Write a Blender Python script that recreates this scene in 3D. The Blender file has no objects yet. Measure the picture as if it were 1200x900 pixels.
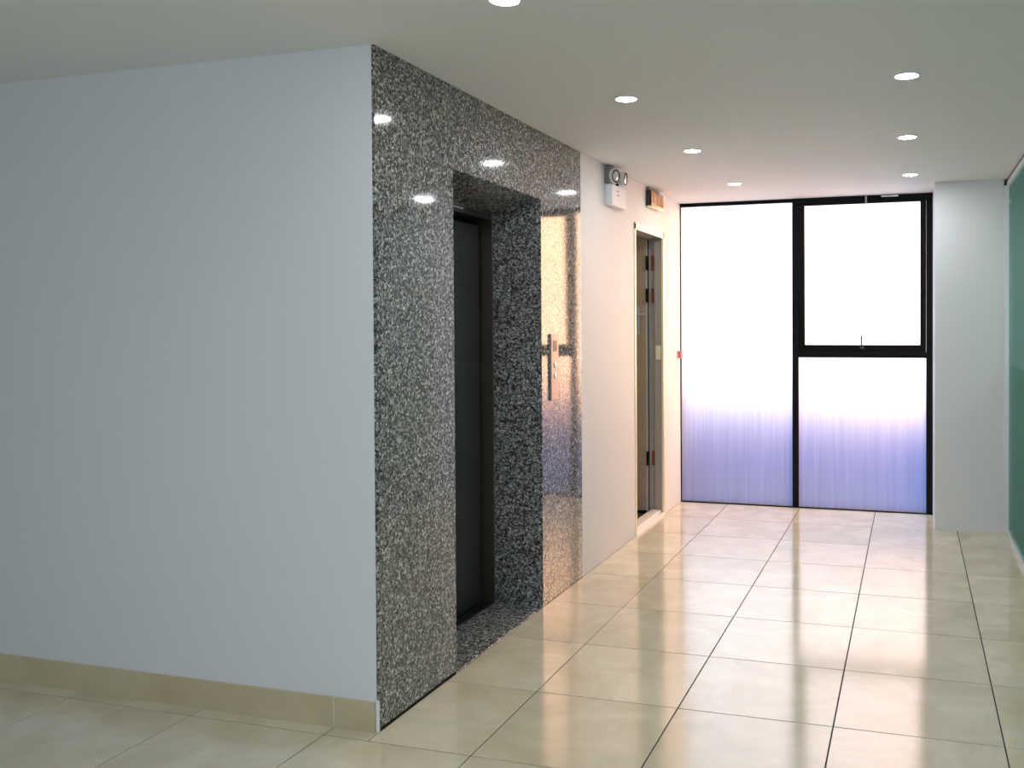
import bpy, bmesh, math, random
from mathutils import Vector, Matrix

# ------------------------------------------------------------------ camera
H = 2.548                        # ceiling height
C = bpy.context.scene.collection
sc = bpy.context.scene

cam_d = bpy.data.cameras.new('camera')
cam_d.sensor_width = 36.0
cam_d.lens = 1090.05 / 1200 * 36.0
cam_d.shift_x = -(735.04 - 600) / 1200
cam_d.shift_y = (399.18 - 450) / 1200
cam_d.clip_start = 0.05
cam = bpy.data.objects.new('camera', cam_d)
C.objects.link(cam)
yaw, pitch, roll = 0.2969, 0.0155, -0.0046
fw = Vector((-math.sin(yaw)*math.cos(pitch), math.cos(yaw)*math.cos(pitch), -math.sin(pitch)))
rt = Vector((math.cos(yaw), math.sin(yaw), 0))
up = rt.cross(fw)
r2 = rt*math.cos(roll) + up*math.sin(roll)
u2 = -rt*math.sin(roll) + up*math.cos(roll)
m = Matrix((r2, u2, -fw)).transposed().to_4x4()
m.translation = Vector((1.8931, -3.0161, 1.5064))
cam.matrix_world = m
sc.camera = cam

# ------------------------------------------------------------------ colour management
sc.view_settings.view_transform = 'Standard'
sc.view_settings.look = 'None'
sc.view_settings.gamma = 1.0
sc.view_settings.use_curve_mapping = False
sc.view_settings.exposure = 0.12
sc.cycles.use_denoising = True
sc.cycles.max_bounces = 10
sc.cycles.diffuse_bounces = 5
sc.cycles.glossy_bounces = 5
sc.cycles.transmission_bounces = 6
sc.cycles.sample_clamp_indirect = 8.0

# ------------------------------------------------------------------ world: evening sky, warm low glow beyond the end window
SKY_STRENGTH = 1.0
world = bpy.data.worlds.new('evening_sky')
sc.world = world
world.use_nodes = True
wn, wl = world.node_tree.nodes, world.node_tree.links
wn.clear()
wo = wn.new('ShaderNodeOutputWorld')
bg = wn.new('ShaderNodeBackground')
bg.inputs['Strength'].default_value = SKY_STRENGTH
tc = wn.new('ShaderNodeTexCoord')
sep = wn.new('ShaderNodeSeparateXYZ')
wl.new(tc.outputs['Generated'], sep.inputs[0])
elev = wn.new('ShaderNodeValToRGB')           # haze at the horizon, paler blue grey higher
elev.color_ramp.elements[0].position = 0.0
elev.color_ramp.elements[0].color = (2.3, 2.6, 3.1, 1)
elev.color_ramp.elements[1].position = 0.9
elev.color_ramp.elements[1].color = (1.8, 2.1, 2.7, 1)
wl.new(sep.outputs['Z'], elev.inputs[0])
dot = wn.new('ShaderNodeVectorMath'); dot.operation = 'DOT_PRODUCT'
g = Vector((math.sin(math.radians(32)), math.cos(math.radians(32)), 0.16)).normalized()
dot.inputs[1].default_value = g
nrm = wn.new('ShaderNodeVectorMath'); nrm.operation = 'NORMALIZE'
wl.new(tc.outputs['Generated'], nrm.inputs[0])
wl.new(nrm.outputs[0], dot.inputs[0])
glow = wn.new('ShaderNodeMapRange')
glow.interpolation_type = 'SMOOTHSTEP'
glow.inputs['From Min'].default_value = 0.80
glow.inputs['From Max'].default_value = 1.0
wl.new(dot.outputs['Value'], glow.inputs['Value'])
gmix = wn.new('ShaderNodeMix'); gmix.data_type = 'RGBA'
gmix.inputs['B'].default_value = (12.5, 6.1, 2.9, 1)
wl.new(glow.outputs[0], gmix.inputs['Factor'])
wl.new(elev.outputs[0], gmix.inputs['A'])
wl.new(gmix.outputs['Result'], bg.inputs['Color'])
wl.new(bg.outputs[0], wo.inputs[0])

# ------------------------------------------------------------------ daylight from the glazing behind the camera
def area(name, loc, rot, sx, sy, power, col):
    d = bpy.data.lights.new(name, 'AREA')
    d.shape = 'RECTANGLE'; d.size = sx; d.size_y = sy
    d.energy = power; d.color = col
    o = bpy.data.objects.new(name, d)
    o.location = loc; o.rotation_euler = rot
    C.objects.link(o)
    return o
area('daylight_back_glazing', (1.3, -5.3, 1.1), (math.radians(90), 0, 0), 2.3, 1.6, 17, (0.66, 0.88, 1.0))

# ------------------------------------------------------------------ materials
def nodes_of(name):
    m = bpy.data.materials.new(name)
    m.use_nodes = True
    n, l = m.node_tree.nodes, m.node_tree.links
    return m, n, l, n['Principled BSDF']

def coords(n, l, scale=(1, 1, 1), kind='Object'):
    t = n.new('ShaderNodeTexCoord'); mp = n.new('ShaderNodeMapping')
    mp.inputs['Scale'].default_value = scale
    l.new(t.outputs[kind], mp.inputs[0])
    return mp.outputs[0]

def world_coords(n, l, scale=(1, 1, 1)):
    t = n.new('ShaderNodeNewGeometry'); mp = n.new('ShaderNodeMapping')
    mp.inputs['Scale'].default_value = scale
    l.new(t.outputs['Position'], mp.inputs[0])
    return mp.outputs[0]

def plain(name, col, rough=0.5, metal=0.0, bump=0.0, bscale=60, var=0.0, spec=0.5, coat=0.0):
    m, n, l, p = nodes_of(name)
    p.inputs['Base Color'].default_value = (*col, 1)
    p.inputs['Roughness'].default_value = rough
    p.inputs['Metallic'].default_value = metal
    p.inputs['Specular IOR Level'].default_value = spec
    p.inputs['Coat Weight'].default_value = coat
    nz = n.new('ShaderNodeTexNoise'); nz.inputs['Scale'].default_value = bscale
    nz.inputs['Detail'].default_value = 4
    l.new(world_coords(n, l), nz.inputs['Vector'])
    if bump:
        b = n.new('ShaderNodeBump'); b.inputs['Strength'].default_value = bump
        b.inputs['Distance'].default_value = 0.002
        l.new(nz.outputs['Fac'], b.inputs['Height']); l.new(b.outputs[0], p.inputs['Normal'])
    if var:
        n2 = n.new('ShaderNodeTexNoise'); n2.inputs['Scale'].default_value = 1.3
        n2.inputs['Detail'].default_value = 5
        l.new(world_coords(n, l), n2.inputs['Vector'])
        mx = n.new('ShaderNodeMix'); mx.data_type = 'RGBA'
        mx.inputs['A'].default_value = (*[c*(1-var) for c in col], 1)
        mx.inputs['B'].default_value = (*[min(1, c*(1+var)) for c in col], 1)
        l.new(n2.outputs['Fac'], mx.inputs['Factor'])
        l.new(mx.outputs['Result'], p.inputs['Base Color'])
    return m

M_wall = plain('white_wall_paint', (0.72, 0.725, 0.745), 0.55, bump=0.12, bscale=120, var=0.02, spec=0.3)
M_ceil = plain('off_white_ceiling_paint', (0.80, 0.80, 0.775), 0.7, bump=0.08, bscale=90, var=0.02, spec=0.2)
M_black = plain('black_powder_coat', (0.004, 0.004, 0.005), 0.6, spec=0.15)
M_steel = plain('dark_brushed_steel', (0.10, 0.095, 0.09), 0.38, 0.85)
M_jamb = plain('brown_tinted_steel', (0.16, 0.135, 0.11), 0.35, 0.8)
M_void = plain('dark_gap', (0.01, 0.01, 0.01), 0.9)
M_white_plastic = plain('white_plastic', (0.78, 0.78, 0.80), 0.35)
M_grey_plastic = plain('grey_brown_plastic', (0.22, 0.18, 0.17), 0.5)
M_lens = plain('clear_lamp_lens', (0.62, 0.62, 0.62), 0.12, 0.3)
M_plate = plain('satin_call_plate', (0.42, 0.36, 0.32), 0.42, 0.9)
M_chrome = plain('satin_chrome', (0.72, 0.70, 0.68), 0.28, 1.0)
M_red = plain('pinkish_red_plastic', (0.85, 0.16, 0.22), 0.4)
M_frame = plain('cream_door_frame_enamel', (0.86, 0.76, 0.52), 0.25, bump=0.03)
M_leaf = plain('taupe_door_enamel', (0.40, 0.315, 0.225), 0.35, bump=0.03)
M_leafedge = plain('pale_grey_door_edge', (0.40, 0.45, 0.46), 0.4)
M_rust = plain('reddish_brown_hinge_plate', (0.26, 0.09, 0.05), 0.5, 0.3)
M_threshold = plain('pale_marble_threshold', (0.90, 0.83, 0.76), 0.15, var=0.06)
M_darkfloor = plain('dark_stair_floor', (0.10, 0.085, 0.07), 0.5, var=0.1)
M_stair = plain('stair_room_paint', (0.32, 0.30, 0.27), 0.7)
M_post = plain('pale_aluminium_rail', (0.70, 0.73, 0.75), 0.35, 0.2)
M_sealant = plain('white_corner_sealant', (0.80, 0.82, 0.84), 0.5)
M_office = plain('office_wall_paint', (0.55, 0.62, 0.60), 0.7)
M_roof = plain('blue_sheet_metal', (0.008, 0.06, 0.36), 0.7, 0.0, var=0.08)
M_grout = plain('brown_grey_grout', (0.055, 0.05, 0.045), 0.9, spec=0.1)
M_paleg = plain('pale_grout', (0.66, 0.66, 0.62), 0.7)

def granite():
    m, n, l, p = nodes_of('speckled_grey_granite')
    co = world_coords(n, l)
    # warp
    wz = n.new('ShaderNodeTexNoise'); wz.inputs['Scale'].default_value = 55
    l.new(co, wz.inputs['Vector'])
    mul = n.new('ShaderNodeVectorMath'); mul.operation = 'SCALE'; mul.inputs['Scale'].default_value = 0.02
    l.new(wz.outputs['Color'], mul.inputs[0])
    add = n.new('ShaderNodeVectorMath'); add.operation = 'ADD'
    l.new(co, add.inputs[0]); l.new(mul.outputs[0], add.inputs[1])
    v = n.new('ShaderNodeTexVoronoi'); v.inputs['Scale'].default_value = 115
    l.new(add.outputs[0], v.inputs['Vector'])
    sepc = n.new('ShaderNodeSeparateColor'); l.new(v.outputs['Color'], sepc.inputs[0])
    rmp = n.new('ShaderNodeValToRGB'); cr = rmp.color_ramp
    cr.interpolation = 'CONSTANT'
    cr.elements[0].position = 0; cr.elements[0].color = (0.04, 0.04, 0.04, 1)
    e = cr.elements.new(0.27); e.color = (0.11, 0.11, 0.107, 1)
    e = cr.elements.new(0.47); e.color = (0.20, 0.20, 0.195, 1)
    e = cr.elements.new(0.70); e.color = (0.32, 0.32, 0.31, 1)
    cr.elements[-1].position = 0.90; cr.elements[-1].color = (0.50, 0.50, 0.48, 1)
    l.new(sepc.outputs[0], rmp.inputs[0])
    v2 = n.new('ShaderNodeTexNoise'); v2.inputs['Scale'].default_value = 140; v2.inputs['Detail'].default_value = 3
    l.new(co, v2.inputs['Vector'])
    mr = n.new('ShaderNodeMapRange'); mr.inputs['From Min'].default_value = 0.35; mr.inputs['From Max'].default_value = 0.65
    mr.inputs['To Min'].default_value = 0.6; mr.inputs['To Max'].default_value = 1.35
    l.new(v2.outputs['Fac'], mr.inputs['Value'])
    mx = n.new('ShaderNodeVectorMath'); mx.operation = 'SCALE'
    l.new(rmp.outputs[0], mx.inputs[0]); l.new(mr.outputs[0], mx.inputs['Scale'])
    l.new(mx.outputs[0], p.inputs['Base Color'])
    p.inputs['Roughness'].default_value = 0.06
    p.inputs['IOR'].default_value = 1.75
    # faint unevenness of the polish
    nz = n.new('ShaderNodeTexNoise'); nz.inputs['Scale'].default_value = 5
    l.new(co, nz.inputs['Vector'])
    b = n.new('ShaderNodeBump'); b.inputs['Strength'].default_value = 0.05; b.inputs['Distance'].default_value = 0.003
    l.new(nz.outputs['Fac'], b.inputs['Height']); l.new(b.outputs[0], p.inputs['Normal'])
    return m
M_granite = granite()

def tile_mat(name, c1, c2, c3, rough):
    m, n, l, p = nodes_of(name)
    oi = n.new('ShaderNodeObjectInfo')
    co = world_coords(n, l)
    off = n.new('ShaderNodeVectorMath'); off.operation = 'SCALE'; off.inputs[0].default_value = (31, 17, 7)
    l.new(oi.outputs['Random'], off.inputs['Scale'])
    add = n.new('ShaderNodeVectorMath'); add.operation = 'ADD'
    l.new(co, add.inputs[0]); l.new(off.outputs[0], add.inputs[1])
    nz = n.new('ShaderNodeTexNoise'); nz.inputs['Scale'].default_value = 3.2
    nz.inputs['Detail'].default_value = 8; nz.inputs['Roughness'].default_value = 0.6; nz.inputs['Distortion'].default_value = 0.8
    l.new(add.outputs[0], nz.inputs['Vector'])
    r = n.new('ShaderNodeValToRGB')
    r.color_ramp.elements[0].position = 0.32; r.color_ramp.elements[0].color = (*c1, 1)
    r.color_ramp.elements[1].position = 0.68; r.color_ramp.elements[1].color = (*c3, 1)
    e = r.color_ramp.elements.new(0.5); e.color = (*c2, 1)
    l.new(nz.outputs['Fac'], r.inputs[0])
    hs = n.new('ShaderNodeHueSaturation')
    mr = n.new('ShaderNodeMapRange'); mr.inputs['To Min'].default_value = 0.94; mr.inputs['To Max'].default_value = 1.05
    l.new(oi.outputs['Random'], mr.inputs['Value']); l.new(mr.outputs[0], hs.inputs['Value'])
    l.new(r.outputs[0], hs.inputs['Color']); l.new(hs.outputs[0], p.inputs['Base Color'])
    p.inputs['Roughness'].default_value = rough
    p.inputs['IOR'].default_value = 2.0
    n2 = n.new('ShaderNodeTexNoise'); n2.inputs['Scale'].default_value = 9
    l.new(add.outputs[0], n2.inputs['Vector'])
    b = n.new('ShaderNodeBump'); b.inputs['Strength'].default_value = 0.08; b.inputs['Distance'].default_value = 0.002
    l.new(n2.outputs['Fac'], b.inputs['Height']); l.new(b.outputs[0], p.inputs['Normal'])
    return m
M_tile = tile_mat('polished_beige_tile', (0.58, 0.505, 0.36), (0.65, 0.575, 0.425), (0.73, 0.665, 0.52), 0.12)
M_skirt = tile_mat('beige_skirting_tile', (0.50, 0.42, 0.265), (0.56, 0.47, 0.305), (0.62, 0.53, 0.36), 0.3)

def frosted():
    """inner face of the panes: obscuring film, streaked lower down by dirt that has run"""
    m, n, l, p = nodes_of('frosted_film_glass')
    n.remove(p)
    out = n['Material Output']
    co = world_coords(n, l, (45, 1, 1.1))
    st = n.new('ShaderNodeTexNoise'); st.inputs['Scale'].default_value = 1.0; st.inputs['Detail'].default_value = 4
    l.new(co, st.inputs['Vector'])
    mr = n.new('ShaderNodeMapRange'); mr.inputs['From Min'].default_value = 0.3; mr.inputs['From Max'].default_value = 0.7
    mr.inputs['To Min'].default_value = 0.86; mr.inputs['To Max'].default_value = 1.0
    l.new(st.outputs['Fac'], mr.inputs['Value'])
    tint = n.new('ShaderNodeCombineColor')
    for k in range(3): l.new(mr.outputs[0], tint.inputs[k])
    tr = n.new('ShaderNodeBsdfTranslucent'); l.new(tint.outputs[0], tr.inputs['Color'])
    gl = n.new('ShaderNodeBsdfRefraction'); gl.inputs['IOR'].default_value = 1.5
    gl.inputs['Roughness'].default_value = 0.75; l.new(tint.outputs[0], gl.inputs['Color'])
    mx = n.new('ShaderNodeMixShader'); mx.inputs['Fac'].default_value = 0.8
    l.new(tr.outputs[0], mx.inputs[1]); l.new(gl.outputs[0], mx.inputs[2])
    gs = n.new('ShaderNodeBsdfGlossy'); gs.inputs['Roughness'].default_value = 0.25
    m2 = n.new('ShaderNodeMixShader'); m2.inputs['Fac'].default_value = 0.05
    l.new(mx.outputs[0], m2.inputs[1]); l.new(gs.outputs[0], m2.inputs[2])
    l.new(m2.outputs[0], out.inputs['Surface'])
    return m
M_frost = frosted()

def clear_face():
    m, n, l, p = nodes_of('clear_outer_glass'); n.remove(p)
    t = n.new('ShaderNodeBsdfTransparent'); t.inputs['Color'].default_value = (0.95, 0.97, 0.97, 1)
    l.new(t.outputs[0], n['Material Output'].inputs['Surface'])
    return m
M_clear = clear_face()

def tinted(name, col, transl, alpha):
    m, n, l, p = nodes_of(name); n.remove(p)
    t = n.new('ShaderNodeBsdfTransparent'); t.inputs['Color'].default_value = (*col, 1)
    d = n.new('ShaderNodeBsdfTranslucent'); d.inputs['Color'].default_value = (*transl, 1)
    df = n.new('ShaderNodeBsdfDiffuse'); df.inputs['Color'].default_value = (*transl, 1)
    a = n.new('ShaderNodeMixShader'); l.new(d.outputs[0], a.inputs[1]); l.new(df.outputs[0], a.inputs[2])
    b = n.new('ShaderNodeMixShader'); b.inputs['Fac'].default_value = alpha
    l.new(t.outputs[0], b.inputs[1]); l.new(a.outputs[0], b.inputs[2])
    gl = n.new('ShaderNodeBsdfGlossy'); gl.inputs['Roughness'].default_value = 0.03
    lw = n.new('ShaderNodeLayerWeight'); lw.inputs['Blend'].default_value = 0.5
    pw = n.new('ShaderNodeMath'); pw.operation = 'POWER'; pw.inputs[1].default_value = 5.0; l.new(lw.outputs['Facing'], pw.inputs[0])
    fr = n.new('ShaderNodeMath'); fr.operation = 'MULTIPLY_ADD'; fr.inputs[1].default_value = 0.3; fr.inputs[2].default_value = 0.03; l.new(pw.outputs[0], fr.inputs[0])
    c = n.new('ShaderNodeMixShader'); l.new(fr.outputs[0], c.inputs['Fac'])
    l.new(b.outputs[0], c.inputs[1]); l.new(gl.outputs[0], c.inputs[2])
    l.new(c.outputs[0], n['Material Output'].inputs['Surface'])
    return m
M_green = tinted('green_tinted_glass', (0.55, 0.80, 0.74), (0.20, 0.42, 0.38), 0.12)
M_film = tinted('teal_filmed_glass', (0.05, 0.42, 0.36), (0.03, 0.62, 0.50), 0.9)

def emit(name, col, s):
    m, n, l, p = nodes_of(name)
    p.inputs['Base Color'].default_value = (0.8, 0.8, 0.8, 1)
    p.inputs['Emission Color'].default_value = (*col, 1)
    p.inputs['Emission Strength'].default_value = s
    return m
M_lamp = emit('downlight_diffuser', (0.96, 0.98, 1.0), 225)
M_office_fill = emit('office_fill_glow', (0.95, 1.0, 0.98), 11)

def steel_brushed(name, col):
    m, n, l, p = nodes_of(name)
    nz = n.new('ShaderNodeTexNoise'); nz.inputs['Scale'].default_value = 1; nz.inputs['Detail'].default_value = 3
    l.new(world_coords(n, l, (300, 300, 2)), nz.inputs['Vector'])
    mr = n.new('ShaderNodeMapRange'); mr.inputs['To Min'].default_value = 0.28; mr.inputs['To Max'].default_value = 0.5
    l.new(nz.outputs['Fac'], mr.inputs['Value']); l.new(mr.outputs[0], p.inputs['Roughness'])
    p.inputs['Base Color'].default_value = (*col, 1); p.inputs['Metallic'].default_value = 0.9
    return m
M_brushed = steel_brushed('hairline_elevator_steel', (0.13, 0.13, 0.135))

# ------------------------------------------------------------------ geometry helpers
def add_box(bm, x0, x1, y0, y1, z0, z1):
    v = [bm.verts.new(p) for p in ((x0,y0,z0),(x1,y0,z0),(x1,y1,z0),(x0,y1,z0),(x0,y0,z1),(x1,y0,z1),(x1,y1,z1),(x0,y1,z1))]
    fs = []
    for f in ((0,3,2,1),(4,5,6,7),(0,1,5,4),(1,2,6,5),(2,3,7,6),(3,0,4,7)):
        fs.append(bm.faces.new([v[i] for i in f]))
    return fs

def bevel(bm, w, seg=1):
    bmesh.ops.bevel(bm, geom=list(bm.edges), offset=w, segments=seg, affect='EDGES', profile=0.5)

def add_cyl(bm, a, b, r, seg=16, r_end=None):
    a, b = Vector(a), Vector(b); d = (b-a).normalized()
    t = Vector((0,0,1)) if abs(d.z) < 0.9 else Vector((1,0,0))
    u = d.cross(t).normalized(); w = d.cross(u)
    re = r if r_end is None else r_end
    r1 = [bm.verts.new(a + (u*math.cos(k*2*math.pi/seg)+w*math.sin(k*2*math.pi/seg))*r) for k in range(seg)]
    r_2 = [bm.verts.new(b + (u*math.cos(k*2*math.pi/seg)+w*math.sin(k*2*math.pi/seg))*re) for k in range(seg)]
    for k in range(seg):
        bm.faces.new((r1[k], r1[(k+1)%seg], r_2[(k+1)%seg], r_2[k]))
    bm.faces.new(r1[::-1]); bm.faces.new(r_2)

def add_lathe(bm, origin, axis, prof, seg=24):
    """prof: list of (distance along the axis, radius)"""
    o = Vector(origin); d = Vector(axis).normalized()
    t = Vector((0,0,1)) if abs(d.z) < 0.9 else Vector((1,0,0))
    u = d.cross(t).normalized(); w = d.cross(u)
    rings = []
    for h, r in prof:
        if r < 1e-5: rings.append([bm.verts.new(o+d*h)])
        else: rings.append([bm.verts.new(o+d*h+(u*math.cos(k*2*math.pi/seg)+w*math.sin(k*2*math.pi/seg))*r) for k in range(seg)])
    for A, B in zip(rings, rings[1:]):
        for k in range(seg):
            k2 = (k+1) % seg
            if len(A) == 1 and len(B) == 1: continue
            if len(A) == 1: bm.faces.new((A[0], B[k2], B[k]))
            elif len(B) == 1: bm.faces.new((A[k], A[k2], B[0]))
            else: bm.faces.new((A[k], A[k2], B[k2], B[k]))

def add_prism(bm, pts, axis, a, b):
    """polygon pts in the two other axes, extruded along axis from a to b"""
    def P(p, t):
        if axis == 'x': return (t, p[0], p[1])
        if axis == 'y': return (p[0], t, p[1])
        return (p[0], p[1], t)
    A = [bm.verts.new(P(p, a)) for p in pts]; B = [bm.verts.new(P(p, b)) for p in pts]
    n = len(pts)
    for k in range(n): bm.faces.new((A[k], A[(k+1)%n], B[(k+1)%n], B[k]))
    bm.faces.new(A[::-1]); bm.faces.new(B)

def obj(name, bm, mat, parent=None, smooth=False):
    bmesh.ops.recalc_face_normals(bm, faces=bm.faces)
    me = bpy.data.meshes.new(name)
    bm.to_mesh(me); bm.free()
    for m_ in (mat if isinstance(mat, (list, tuple)) else [mat]): me.materials.append(m_)
    if smooth:
        for p in me.polygons: p.use_smooth = True
        try: me.set_sharp_from_angle(angle=math.radians(35))
        except Exception: pass
    o = bpy.data.objects.new(name, me); C.objects.link(o)
    if parent is not None:
        o.parent = parent
        base = parent
        off = Vector((0,0,0))
        while base is not None:
            off += base.location; base = base.parent
        me.transform(Matrix.Translation(-off))   # meshes are written in world coordinates
    return o

def boxo(name, b, mat, parent=None, bev=0.0):
    bm = bmesh.new(); add_box(bm, *b)
    if bev: bevel(bm, bev)
    return obj(name, bm, mat, parent)

def empty(name, loc=(0,0,0)):
    o = bpy.data.objects.new(name, None); o.empty_display_size = 0.1
    o.location = loc; C.objects.link(o); return o

def tag(o, label=None, cat=None, group=None, kind=None):
    if label: o['label'] = label
    if cat: o['category'] = cat
    if group: o['group'] = group
    if kind: o['kind'] = kind
    return o

# ------------------------------------------------------------------ setting: floor with tiles
XL, XR, YB, YW = -4.2, 2.55, -5.5, 4.72
bm = bmesh.new()
add_box(bm, XL, XR, YB, 0.0, -0.12, -0.004)
add_box(bm, -0.11, XR, 0.0, YW+0.08, -0.12, -0.004)
floor = tag(obj('floor', bm, M_grout), 'polished beige stone floor tiles with thin dark joints', 'floor', kind='structure')
full = None
def tile_mesh(x0, x1, y0, y1):
    bm = bmesh.new()
    add_box(bm, x0, x1, y0, y1, -0.010, 0.0)
    top = [e for e in bm.edges if all(v.co.z > -0.001 for v in e.verts)]
    bmesh.ops.bevel(bm, geom=top, offset=0.0006, segments=1, affect='EDGES')
    return bm
J = 0.0026
def lay(x0, x1, y0, y1, xlim=(XL, XR), ylim=(YB, YW+0.06)):
    global full
    a, b, c, d = max(x0+J, xlim[0]), min(x1-J, xlim[1]-0.002), max(y0+J, ylim[0]), min(y1-J, ylim[1])
    if b-a < 0.02 or d-c < 0.02: return
    if (b-a) > 0.59 and (d-c) > 0.59:
        if full is None:
            bmm = tile_mesh(-(0.3-J), 0.3-J, -(0.3-J), 0.3-J)
            o = obj('floor_tile', bmm, M_tile, floor); full = o.data
        else:
            o = bpy.data.objects.new('floor_tile', full); C.objects.link(o); o.parent = floor
        o.location = ((x0+x1)/2, (y0+y1)/2, 0)
    else:
        cx, cy = (a+b)/2, (c+d)/2
        o = obj('floor_tile', tile_mesh(a-cx, b-cx, c-cy, d-cy), M_tile, floor)
        o.location = (cx, cy, 0)
x_lines = [0.4112+0.6*k for k in range(-9, 5)]
y_lines = [-0.0764+0.6*k for k in range(-10, 10)]
for x0 in x_lines:
    for y0 in y_lines:
        x1, y1 = x0+0.6, y0+0.6
        if x1 <= XL or x0 >= XR: continue
        if y0 < 0 < y1 and x0 < 0 < x1:           # tile notched round the corner: laid as two pieces
            lay(x0, 0.0-J, y0, 0.0+J, ylim=(YB, -0.002)); lay(0.0-J, x1, y0, y1)
        elif y0 >= 0 and x1 <= 0: continue
        elif y0 >= 0 and x0 < 0 < x1: lay(0.0, x1, y0, y1)
        elif y0 < 0 < y1 and x1 <= 0: lay(x0, x1, y0, y1, ylim=(YB, -0.002))
        else: lay(x0, x1, y0, y1)

# ceiling
boxo_c = boxo('ceiling', (XL, XR+0.1, YB, YW+0.3, H, H+0.15), M_ceil)
tag(boxo_c, 'plain off-white painted ceiling with recessed downlights', 'ceiling', kind='structure')

# left wall (faces the camera), stops at the granite corner
bm = bmesh.new()
add_box(bm, XL, -0.012, 0.0, 0.18, 0.0, H)
wall_left = tag(obj('wall_left', bm, M_wall), 'wide plain white wall left of the granite corner', 'wall', kind='structure')
boxo('corner_sealant', (-0.012, -0.001, -0.0035, 0.004, 0.0, 0.118), M_sealant, wall_left)

# skirting
skirt = tag(empty('baseboard_left', (-2, -0.012, 0)), 'beige tile skirting along the foot of the white wall', 'baseboard', kind='structure')
xs = [-0.014, -0.189, -0.789, -1.389, -1.989, -2.589, -3.189, -3.789]
for k, (a, b) in enumerate(zip(xs, xs[1:])):
    boxo('skirting_tile', (b+(0.0004), a-(0.002 if k == 1 else 0.0004), -0.011, 0.0, 0.0, 0.113), M_skirt, skirt, 0.001)
boxo('grout_joint', (-0.1925, -0.1885, -0.0105, 0.0, 0.002, 0.112), M_paleg, skirt)

# outer shell behind the camera and to the left
tag(boxo('wall_back_left', (XL-0.1, XL, YB, 0.18, 0, H), M_wall), 'white side wall of the lobby, out of view', 'wall', kind='structure')
bm = bmesh.new()
add_box(bm, XL, 0.1, YB-0.1, YB, 0, H); add_box(bm, 0.1, XR, YB-0.1, YB, 0, 0.25); add_box(bm, 0.1, XR, YB-0.1, YB, 2.35, H)
tag(obj('wall_back', bm, M_wall), 'white rear wall of the lobby, out of view', 'wall', kind='structure')

# ------------------------------------------------------------------ corridor left wall: granite lift front + white wall
Y1 = 2.232
OY0, OY1, OZ = 0.614, 1.606, 2.187        # opening in the granite
DX, DZ = -0.28, 2.115                      # depth of the reveal, height at its back
elev = tag(empty('wall_elevator', (0, 0, 0)), 'polished speckled grey granite lift surround', 'wall', kind='structure')
g_ = 0.0008
def slab(b, bev=0.0015): return boxo('granite_panel', b, M_granite, elev, bev)
slab((-0.03, 0, 0.002, OY0, 0.012, OZ-g_))
slab((-0.03, 0, OY1, Y1, 0.0, OZ-g_))
slab((-0.03, 0, 0.002, OY0-0.0, OZ+g_, H))
slab((-0.03, 0, OY0+g_, OY1-g_, OZ+g_, H))
slab((-0.03, 0, OY1+g_*0, Y1, OZ+g_, H))
boxo('base_joint', (-0.03, -0.004, 0.002, OY0, 0, 0.012), M_void, elev)
M_core = plain('concrete_core', (0.12, 0.12, 0.12), 0.9)
bm = bmesh.new()
add_box(bm, -0.60, -0.032, 0.182, OY0-0.032, 0, H); add_box(bm, -0.60, -0.032, 0.01, 0.182, 0, H)
add_box(bm, -0.60, -0.032, OY1+0.032, Y1-0.002, 0, H); add_box(bm, -0.60, -0.032, OY0-0.032, OY1+0.032, OZ+0.035, H)
add_box(bm, -0.70, -0.60, 0.182, Y1, 0, H); add_box(bm, -0.60, -0.282, OY0-0.032, OY1+0.032, -0.12, -0.021)
obj('masonry_core', bm, M_core, elev)
# reveals and soffit
bm = bmesh.new(); add_prism(bm, [(-0.03, 0.0), (DX, 0.0), (DX, DZ), (-0.03, OZ-0.0087)], 'y', OY1, OY1+0.03)
obj('granite_reveal', bm, M_granite, elev)
bm = bmesh.new(); add_prism(bm, [(-0.03, 0.0), (DX, 0.0), (DX, DZ), (-0.03, OZ-0.0077)], 'y', OY0-0.03, OY0)
obj('granite_reveal', bm, M_granite, elev)
bm = bmesh.new(); add_prism(bm, [(-0.0025, OZ-0.002), (DX, DZ), (DX, DZ+0.03), (-0.03, OZ+0.022), (-0.03, OZ-0.0009), (-0.0025, OZ-0.0009)], 'y', OY0-0.03, OY1+0.03)
obj('granite_soffit', bm, M_granite, elev)
boxo('granite_sill', (DX-0.02, 0.0-0.001, OY0, OY1, -0.02, 0.003), M_granite, elev, 0.001)

# lift door: steel surround, dark header, two leaves, sill
lift = tag(empty('door_1', (DX, 1.11, 0)), 'dark brushed steel lift door set back in the granite recess', 'door', kind='structure')
JX = DX-0.068
boxo('side_jamb', (JX-0.05, DX, OY1-0.012, OY1+0.05, 0.0, DZ), M_jamb, lift, 0.002)
boxo('side_jamb', (JX-0.05, DX, OY0-0.05, OY0+0.03, 0.0, DZ), M_jamb, lift, 0.002)
boxo('header', (JX-0.05, DX-0.004, OY0+0.03, OY1-0.012, DZ-0.03, DZ+0.03), M_steel, lift, 0.002)
boxo('header_trim', (DX-0.004, DX+0.002, OY0+0.0, OY1-0.35, DZ-0.012, DZ-0.004), M_chrome, lift)
boxo('door_leaf', (JX-0.04, JX, 1.112, OY1-0.035, 0.012, DZ-0.06), M_brushed, lift, 0.003)
boxo('door_leaf', (JX-0.04, JX, OY0+0.04, 1.108, 0.012, DZ-0.06), M_brushed, lift, 0.003)
boxo('shaft_backing', (JX-0.08, JX-0.045, OY0-0.05, OY1+0.05, 0.0, DZ+0.03), M_void, lift)
sill = boxo('door_sill', (JX-0.05, DX-0.0, OY0+0.03, OY1-0.012, -0.01, 0.006), M_steel, lift, 0.001)
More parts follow.
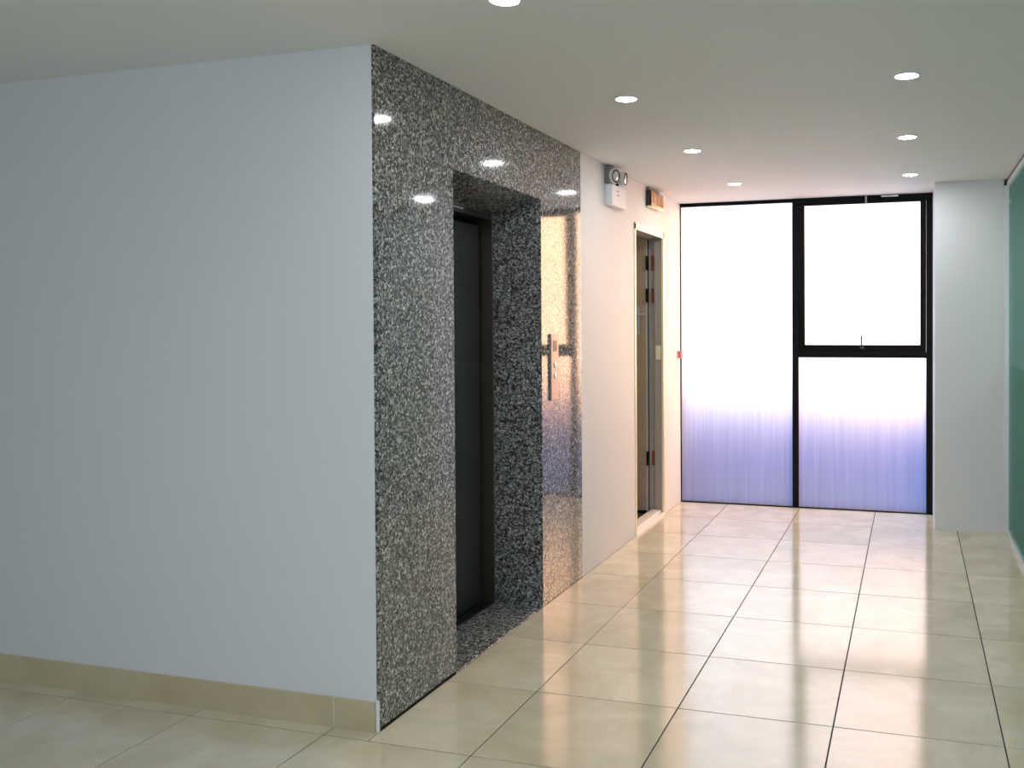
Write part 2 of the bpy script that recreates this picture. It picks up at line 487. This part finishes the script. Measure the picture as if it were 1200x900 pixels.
for k in range(3):
    boxo('sill_groove', (JX+0.004+k*0.018, JX+0.010+k*0.018, OY0+0.04, OY1-0.02, 0.006, 0.008), M_black, sill)

# call station on the right granite pier
cp = tag(empty('elevator_call_station', (0, 1.765, 1.10)), 'slim vertical steel lift call plate on the right granite pier', 'call panel')
bm = bmesh.new(); add_box(bm, 0.0005, 0.012, 1.715, 1.825, 1.10, 1.465); bevel(bm, 0.003)
obj('face_plate', bm, M_plate, cp)
bm = bmesh.new(); add_box(bm, 0.012, 0.0135, 1.742, 1.798, 1.37, 1.43); obj('display', bm, M_steel, cp)
for z in (1.235, 1.295):
    bm = bmesh.new(); add_lathe(bm, (0.012, 1.77, z), (1, 0, 0), [(0, 0.017), (0.002, 0.017), (0.0035, 0.014), (0.0035, 0)])
    b = obj('button', bm, M_chrome, cp, True)

# white corridor wall with the doorway hole
DY0, DY1, DT = 3.352, 4.168, 2.245
TH = 0.125
bm = bmesh.new()
add_box(bm, -TH, 0.0, Y1, DY0, 0.0, H)
add_box(bm, -TH, 0.0, DY1, YW+0.08, 0.0, H)
add_box(bm, -TH, 0.0, DY0, DY1, DT, H)
tag(obj('wall_corridor', bm, M_wall), 'white corridor wall between the granite and the end window', 'wall', kind='structure')

# doorway: frame, threshold, leaf opened 90 degrees inwards
dr = tag(empty('door_2', (0, 3.76, 0)), 'narrow doorway with cream frame and taupe door standing open', 'door', kind='structure')
def frame_piece(b): return boxo('door_frame', b, M_frame, dr, 0.002)
frame_piece((-0.012, 0.006, DY0-0.006, DY0+0.03, 0.0, DT))
frame_piece((-0.012, 0.006, DY1-0.03, DY1+0.006, 0.0, DT))
frame_piece((-0.012, 0.006, DY0-0.006, DY1+0.006, DT-0.045, DT+0.006))
M_inner = plain('grey_brown_inner_frame', (0.38, 0.34, 0.30), 0.35)
bm = bmesh.new()
add_box(bm, -0.07, -0.012, DY0, DY0+0.022, 0, DT-0.02); add_box(bm, -TH-0.01, -0.07, DY0, DY0+0.008, 0, DT-0.02)
obj('inner_frame', bm, M_inner, dr)
bm = bmesh.new()
add_box(bm, -0.07, -0.012, DY1-0.022, DY1, 0, DT-0.02); add_box(bm, -TH-0.01, -0.07, DY1-0.008, DY1, 0, DT-0.02)
jamb = obj('inner_frame', bm, M_inner, dr)
bm = bmesh.new(); add_box(bm, -TH-0.01, -0.012, DY0, DY1, DT-0.04, DT-0.0)
obj('inner_frame', bm, M_inner, dr)
st = boxo('threshold', (-TH, 0.012, DY0, DY1, -0.004, 0.022), M_threshold, dr, 0.003)
boxo('threshold_step', (-TH+0.02, -0.02, DY0+0.022, DY1-0.022, 0.022, 0.040), M_threshold, st, 0.003)
LX = -TH-0.004
leaf = boxo('door_leaf', (LX-0.76, LX, DY1-0.06, DY1-0.018, 0.03, DT-0.05), M_leaf, dr, 0.002)
boxo('leaf_edge', (LX, LX+0.003, DY1-0.058, DY1-0.02, 0.032, DT-0.052), M_leafedge, leaf)
boxo('bottom_strip', (LX-0.76, LX, DY1-0.064, DY1-0.058, 0.012, 0.035), M_black, leaf)  # black strip along the foot of the leaf
boxo('gap_shade_strip', (-TH-0.008, -TH+0.004, DY1-0.016, DY1-0.0082, 0.03, DT-0.05), M_black, jamb)  # black strip standing in for the shade between leaf and jamb
for z in (0.45, 1.75, 2.01):
    h = boxo('hinge', (LX+0.002, LX+0.012, DY1-0.075, DY1-0.012, z-0.055, z+0.055), M_black, leaf, 0.001)
    boxo('hinge_plate', (-0.098, -0.072, DY1-0.0125, DY1-0.0075, z-0.06, z+0.06), M_rust, jamb)
boxo('strike_plate', (-0.060, -0.018, DY1-0.026, DY1-0.022, 1.24, 1.35), M_frame, jamb, 0.001)
bm = bmesh.new(); add_box(bm, LX-0.085, LX-0.055, DY1-0.075, DY1-0.06, 1.44, 1.66); bevel(bm, 0.003)
add_cyl(bm, (LX-0.07, DY1-0.075, 1.59), (LX-0.07, DY1-0.10, 1.59), 0.008)
add_cyl(bm, (LX-0.078, DY1-0.10, 1.59), (LX-0.004, DY1-0.10, 1.60), 0.009)
tag(obj('lever', bm, M_leafedge, leaf, True), 'small grey lever fitting')

# stair room beyond the doorway
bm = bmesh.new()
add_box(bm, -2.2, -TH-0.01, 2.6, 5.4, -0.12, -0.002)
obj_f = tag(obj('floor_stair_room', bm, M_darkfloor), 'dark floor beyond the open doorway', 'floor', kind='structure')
t = tag(empty('stair_fill_light', (-1.1, 3.3, H)), 'dim fill light added in the stair room, out of view', 'light')  # unseen light, added to brighten the open door leaf
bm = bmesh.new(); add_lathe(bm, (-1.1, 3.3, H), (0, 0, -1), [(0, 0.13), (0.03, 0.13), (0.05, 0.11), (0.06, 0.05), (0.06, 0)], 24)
obj('fill_dome', bm, emit('stair_fill_glow', (1.0, 0.85, 0.65), 26), t, True)
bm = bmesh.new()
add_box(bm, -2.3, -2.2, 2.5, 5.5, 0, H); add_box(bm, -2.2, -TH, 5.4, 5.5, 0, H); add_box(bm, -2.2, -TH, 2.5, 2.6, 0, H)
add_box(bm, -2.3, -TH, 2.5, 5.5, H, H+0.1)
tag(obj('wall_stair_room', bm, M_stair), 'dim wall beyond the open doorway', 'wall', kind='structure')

# ------------------------------------------------------------------ end window
WX1 = 2.052
win = tag(empty('window_1', (1.0, YW, 0)), 'floor-to-ceiling black framed window with frosted panes', 'window', kind='structure')
FY0, FY1 = YW, YW+0.06
def bar(x0, x1, z0, z1, y0=FY0, y1=FY1, name='frame_bar', par=None):
    return boxo(name, (x0, x1, y0, y1, z0, z1), M_black, par or win, 0.002)
bar(0.0, 0.952, H-0.030, H)                   # thin head over the left pane
bar(0.952, WX1, H-0.050, H, YW-0.01)          # deeper head over the sash
bar(0.950, 1.001, 0.0, H-0.050)               # mullion
bar(2.003, WX1, 0.0, H-0.050)                 # right jamb
bar(1.000, 2.003, 1.243, 1.290)               # transom
bar(0.0, 0.952, 0.0, 0.010); bar(1.000, 2.003, 0.0, 0.010)
bar(0.0, 0.008, 0.010, H-0.030)
# sash, hung at the top and open a crack at the bottom
def pane(name, x0, x1, z0, z1, y, par):
    bm = bmesh.new(); fs = add_box(bm, x0, x1, y, y+0.008, z0, z1)
    fs[2].material_index = 0
    for i, f in enumerate(fs): f.material_index = 0 if i == 2 else 1
    return obj(name, bm, [M_frost, M_clear], par)
sash = empty('sash', (0, 0, 0)); sash.parent = win
SZ = H-0.050
sash.location = Vector((1.5, YW+0.01, SZ)) - win.location
def sbar(name, x0, x1, z0, z1, y0=-0.012, y1=0.035):
    bm = bmesh.new(); add_box(bm, x0-1.5, x1-1.5, y0, y1, z0-SZ, z1-SZ); bevel(bm, 0.002)
    me = bpy.data.meshes.new(name); bmesh.ops.recalc_face_normals(bm, faces=bm.faces); bm.to_mesh(me); bm.free(); me.materials.append(M_black)
    o = bpy.data.objects.new(name, me); C.objects.link(o); o.parent = sash; return o
sbar('sash_stile', 1.001, 1.050, 1.288, SZ); sbar('sash_stile', 1.958, 2.002, 1.288, SZ)
sbar('sash_rail', 1.050, 1.958, 1.288, 1.345); sbar('sash_rail', 1.050, 1.958, SZ-0.012, SZ)
bm = bmesh.new(); fs = add_box(bm, -0.45, 0.458, 0.005, 0.013, 1.345-SZ, -0.012)
for i, f in enumerate(fs): f.material_index = 0 if i == 2 else 1
me = bpy.data.meshes.new('pane'); bm.to_mesh(me); bm.free(); me.materials.append(M_frost); me.materials.append(M_clear)
o = bpy.data.objects.new('pane', me); C.objects.link(o); o.parent = sash
bm = bmesh.new(); add_box(bm, -0.008, 0.022, -0.028, -0.012, 1.315-SZ, 1.335-SZ); add_cyl(bm, (0.004, -0.03, 1.32-SZ), (0.004, -0.036, 1.425-SZ), 0.0065, 10)
me = bpy.data.meshes.new('sash_handle'); bm.to_mesh(me); bm.free(); me.materials.append(M_steel)
o = bpy.data.objects.new('sash_handle', me); C.objects.link(o); o.parent = sash
sash.rotation_euler = (math.radians(1.3), 0, 0)
pane('pane', 0.008, 0.952, 0.010, H-0.030, YW+0.012, win)
pane('pane', 1.000, 2.003, 0.010, 1.243, YW+0.012, win)
boxo('window_contact', (1.535, 1.548, YW-0.022, YW-0.010, 2.478, H-0.004), M_leafedge, win)
boxo('stay_arm', (1.66, 1.79, YW-0.024, YW-0.012, H-0.018, H-0.008), M_chrome, win)

# roof added outside to stand in for the blue blur through the frosting
bm = bmesh.new()
n_r = 40
for k in range(n_r):
    x0 = -3.0+k*0.22
    add_prism(bm, [(4.98, -0.03), (7.0, 0.82), (7.0, 0.78), (4.98, -0.07)], 'x', x0, x0+0.22)
    add_prism(bm, [(4.98, 0.0), (7.0, 0.85), (7.0, 0.82), (4.98, -0.03)], 'x', x0, x0+0.05)
tag(obj('stand_in_roof', bm, M_roof), 'stand-in blue roof for the blur behind the frosted lower panes', 'roof')

# ------------------------------------------------------------------ column between the window and the glass partition
CY = 4.165
bm = bmesh.new(); add_box(bm, 2.055, 2.525, CY, YW+0.3, 0.0, H)
vert = [e for e in bm.edges if abs(e.verts[0].co.z-e.verts[1].co.z) > 1 and e.verts[0].co.y < CY+0.01]
bmesh.ops.bevel(bm, geom=vert, offset=0.004, segments=2, affect='EDGES')
tag(obj('wall_column', bm, M_wall), 'pale grey-white pier between the window and green glass', 'wall', kind='structure')

# ------------------------------------------------------------------ right glass partition
part = tag(empty('wall_right', (2.56, 0, 0)), 'green tinted glass partition in pale rails along the right', 'wall', kind='structure')
boxo('end_post', (2.525, 2.575, CY-0.012, YW, 0.0, H-0.045), M_post, part, 0.004)
boxo('bottom_rail', (2.545, 2.585, YB, CY-0.012, 0.0, 0.035), M_post, part, 0.002)
boxo('head_rail', (2.542, 2.585, YB, CY-0.012, H-0.060, H-0.022), M_post, part, 0.002)
boxo('shadow_gap', (2.552, 2.60, YB, YW, H-0.022, H-0.001), M_void, part)
ys = [CY-0.014, 2.96, 1.76, 0.56, -0.64, -1.84, -3.04, -4.24, YB]
for a, b in zip(ys, ys[1:]):
    gpan = boxo('glass_panel', (2.558, 2.570, b+0.002, a-0.002, 0.030, H-0.050), M_green, part, 0.001)
    boxo('teal_film', (2.571, 2.572, b+0.004, a-0.004, 0.036, 1.215), M_film, gpan)
boxo('glass_clip', (2.548, 2.574, CY-0.028, CY-0.014, 2.365, 2.395), M_chrome, part, 0.002)
# office behind the glass
bm = bmesh.new()
add_box(bm, 5.4, 5.5, YB, YW+0.3, 0, H); add_box(bm, 2.6, 5.4, YW+0.2, YW+0.3, 0, H); add_box(bm, 2.65, 5.4, YB-0.1, YB, 0, H)
add_box(bm, 2.65, 5.5, YB, YW+0.3, H, H+0.1); add_box(bm, 2.6, 5.4, YB, YW+0.3, -0.1, 0)
tag(obj('wall_office', bm, M_office), 'dim office room behind the green glass partition', 'wall', kind='structure')
for y, lb in ((3.0, 'unseen square fill light added in the office, end nearer the window'), (0.3, 'unseen square fill light added in the office, end nearer the camera')):
    t = tag(boxo('office_fill_panel', (3.6, 4.2, y, y+0.6, H-0.02, H-0.001), M_office_fill), lb, 'light', 'added office fill lights')  # glowing panels added out of sight to light the glass and film

# ------------------------------------------------------------------ downlights
def downlight():
    t = empty('downlight', (0, 0, H))
    bm = bmesh.new(); add_lathe(bm, (0, 0, 0), (0, 0, -1), [(0.0, 0.054), (0.003, 0.054), (0.006, 0.050), (0.006, 0.047), (0.002, 0.045), (0.0, 0.045)], 32)
    bmesh.ops.recalc_face_normals(bm, faces=bm.faces)
    me = bpy.data.meshes.new('trim_ring'); bm.to_mesh(me); bm.free(); me.materials.append(M_white_plastic)
    for p in me.polygons: p.use_smooth = True
    o = bpy.data.objects.new('trim_ring', me); C.objects.link(o); o.parent = t
    bm = bmesh.new(); add_lathe(bm, (0, 0, -0.001), (0, 0, -1), [(0.0, 0.046), (0.003, 0.046), (0.005, 0.040), (0.006, 0.02), (0.006, 0)], 32)
    me = bpy.data.meshes.new('diffuser'); bmesh.ops.recalc_face_normals(bm, faces=bm.faces); bm.to_mesh(me); bm.free(); me.materials.append(M_lamp)
    o = bpy.data.objects.new('diffuser', me); C.objects.link(o); o.parent = t
    return t
spots = [
    (0.655, -0.285, 'round lit downlight cut by the top edge of the picture, nearest one'),
    (0.645, 1.065, 'round lit downlight in the left row, level with the lift recess'),
    (0.648, 2.392, 'round lit downlight in the left row, near the end of the granite'),
    (0.653, 3.745, 'round lit downlight in the left row closest to the window'),
    (1.873, 1.052, 'largest round lit downlight of the right-hand row'),
    (1.870, 2.375, 'round lit downlight in the middle of the right-hand row'),
    (1.882, 3.722, 'round lit downlight in the right-hand row closest to the window'),
    (1.873, -0.285, 'downlight just above the top edge of the picture, right-hand row'),
    (0.655, -1.63, 'downlight overhead beyond the picture, left row, first behind the granite corner'),
    (1.873, -1.63, 'downlight overhead beyond the picture, right row, in front of the camera'),
    (0.655, -2.97, 'downlight left of the camera position, out of view'),
    (1.873, -2.97, 'downlight directly above the camera position, out of view'),

]
dl = downlight()
for i, (x, y, lab) in enumerate(spots):
    if i == 0: t = dl
    else:
        t = dl.copy(); C.objects.link(t)
        for ch in list(dl.children):
            c = ch.copy(); C.objects.link(c); c.parent = t
    t.location = (x, y, H)
    tag(t, lab, 'downlight', 'ceiling downlights' if i < 7 else 'ceiling downlights out of view')

# ------------------------------------------------------------------ emergency light
em = tag(empty('emergency_light', (0, 2.86, 2.29)), 'white twin-head emergency light high on the corridor wall', 'emergency light')
bm = bmesh.new(); add_box(bm, 0.0005, 0.052, 2.69, 3.00, 2.290, 2.425); bevel(bm, 0.006, 2)
body = obj('battery_case', bm, M_white_plastic, em)
bm = bmesh.new(); add_box(bm, 0.052, 0.0535, 2.79, 2.83, 2.385, 2.392); add_box(bm, 0.052, 0.0535, 2.79, 2.83, 2.36, 2.366)
obj('indicator_strip', bm, M_grey_plastic, body)
bm = bmesh.new(); add_box(bm, 0.0005, 0.034, 2.685, 2.80, 2.425, 2.543); bevel(bm, 0.003)
obj('mounting_box', bm, M_grey_plastic, em)
for y, tilt in ((2.735, -0.30), (2.86, 0.0)):
    c0 = Vector((0.030 if tilt < 0 else 0.052, y, 2.48)); ax = Vector((0.9, tilt, -0.10)).normalized()
    bm = bmesh.new(); add_lathe(bm, c0-ax*0.02, ax, [(0, 0), (0, 0.02), (0.012, 0.036), (0.03, 0.046), (0.052, 0.050), (0.056, 0.048), (0.056, 0.040)], 24)
    hd = obj('lamp_head', bm, M_white_plastic, em, True)
    bm = bmesh.new(); add_lathe(bm, c0-ax*0.02, ax, [(0.052, 0.041), (0.058, 0.030), (0.061, 0.0)], 24)
    obj('lens', bm, M_lens, hd, True)
    bm = bmesh.new(); add_lathe(bm, c0-ax*0.02, ax, [(0.054, 0.0425), (0.0585, 0.0425), (0.0585, 0.034), (0.054, 0.034)], 24)
    obj('lens_ring', bm, M_void, hd, True)
    bm = bmesh.new(); add_cyl(bm, (0.028, y, 2.42), (0.030, y, 2.45), 0.011)
    obj('swivel_neck', bm, M_black, hd, True)

# ------------------------------------------------------------------ exit sign
ex = tag(empty('exit_sign', (0, 3.85, 2.40)), 'small dark-edged exit sign with a sunset tint painted on its face above the doorway', 'sign')
M_sign = plain('sunset_tinted_sign_face', (0.62, 0.30, 0.10), 0.15)  # amber of the sunset reflection put into the face colour
M_signed = plain('dark_sign_edge', (0.02, 0.018, 0.018), 0.4)
M_signb = plain('pale_acrylic_edge', (0.92, 0.78, 0.50), 0.15)
bm = bmesh.new(); add_box(bm, 0.004, 0.040, 3.66, 4.02, 2.405, 2.520); bevel(bm, 0.002)
case = obj('sign_case', bm, M_signed, ex)
boxo('sign_face', (0.040, 0.0435, 3.668, 4.012, 2.424, 2.512), M_sign, ex, 0.0008)
boxo('lower_edge', (0.006, 0.0445, 3.664, 4.016, 2.396, 2.423), M_signb, ex, 0.002)
bm = bmesh.new()
M_mark = plain('brown_pictogram', (0.22, 0.10, 0.05), 0.4)
def stroke(y0, z0, y1, z1, w):
    d = Vector((0, y1-y0, z1-z0)).normalized(); nn = Vector((0, -d.z, d.y))*w
    A = Vector((0.0437, y0, z0)); B = Vector((0.0437, y1, z1))
    vs = [bm.verts.new(p) for p in (A+nn, A-nn, B-nn, B+nn)]
    vt = [bm.verts.new(v.co+Vector((0.0008, 0, 0))) for v in vs]
    bm.faces.new(vt); bm.faces.new(vs[::-1])
    for k in range(4): bm.faces.new((vs[k], vs[(k+1)%4], vt[(k+1)%4], vt[k]))
stroke(3.70, 2.500, 3.76, 2.445, 0.006); stroke(3.80, 2.500, 3.84, 2.44, 0.007); stroke(3.88, 2.500, 3.84, 2.44, 0.007)
stroke(3.90, 2.445, 3.96, 2.500, 0.006); stroke(3.72, 2.440, 3.72, 2.480, 0.005); stroke(3.97, 2.440, 3.97, 2.500, 0.005)
obj('pictogram', bm, M_mark, ex)
bm = bmesh.new(); add_box(bm, 0.001, 0.020, 3.68, 3.98, 2.520, 2.540); obj('mounting_bracket', bm, M_grey_plastic, ex)

# ------------------------------------------------------------------ small red box by the window
rb = tag(empty('call_point', (0, 4.66, 1.24)), 'tiny pinkish-red square box on the wall edge beside the window', 'alarm button')
boxo('case', (0.0005, 0.036, 4.615, 4.68, 1.235, 1.295), M_red, rb, 0.003)
boxo('base_plate', (0.0002, 0.006, 4.605, 4.69, 1.225, 1.305), M_white_plastic, rb, 0.001)
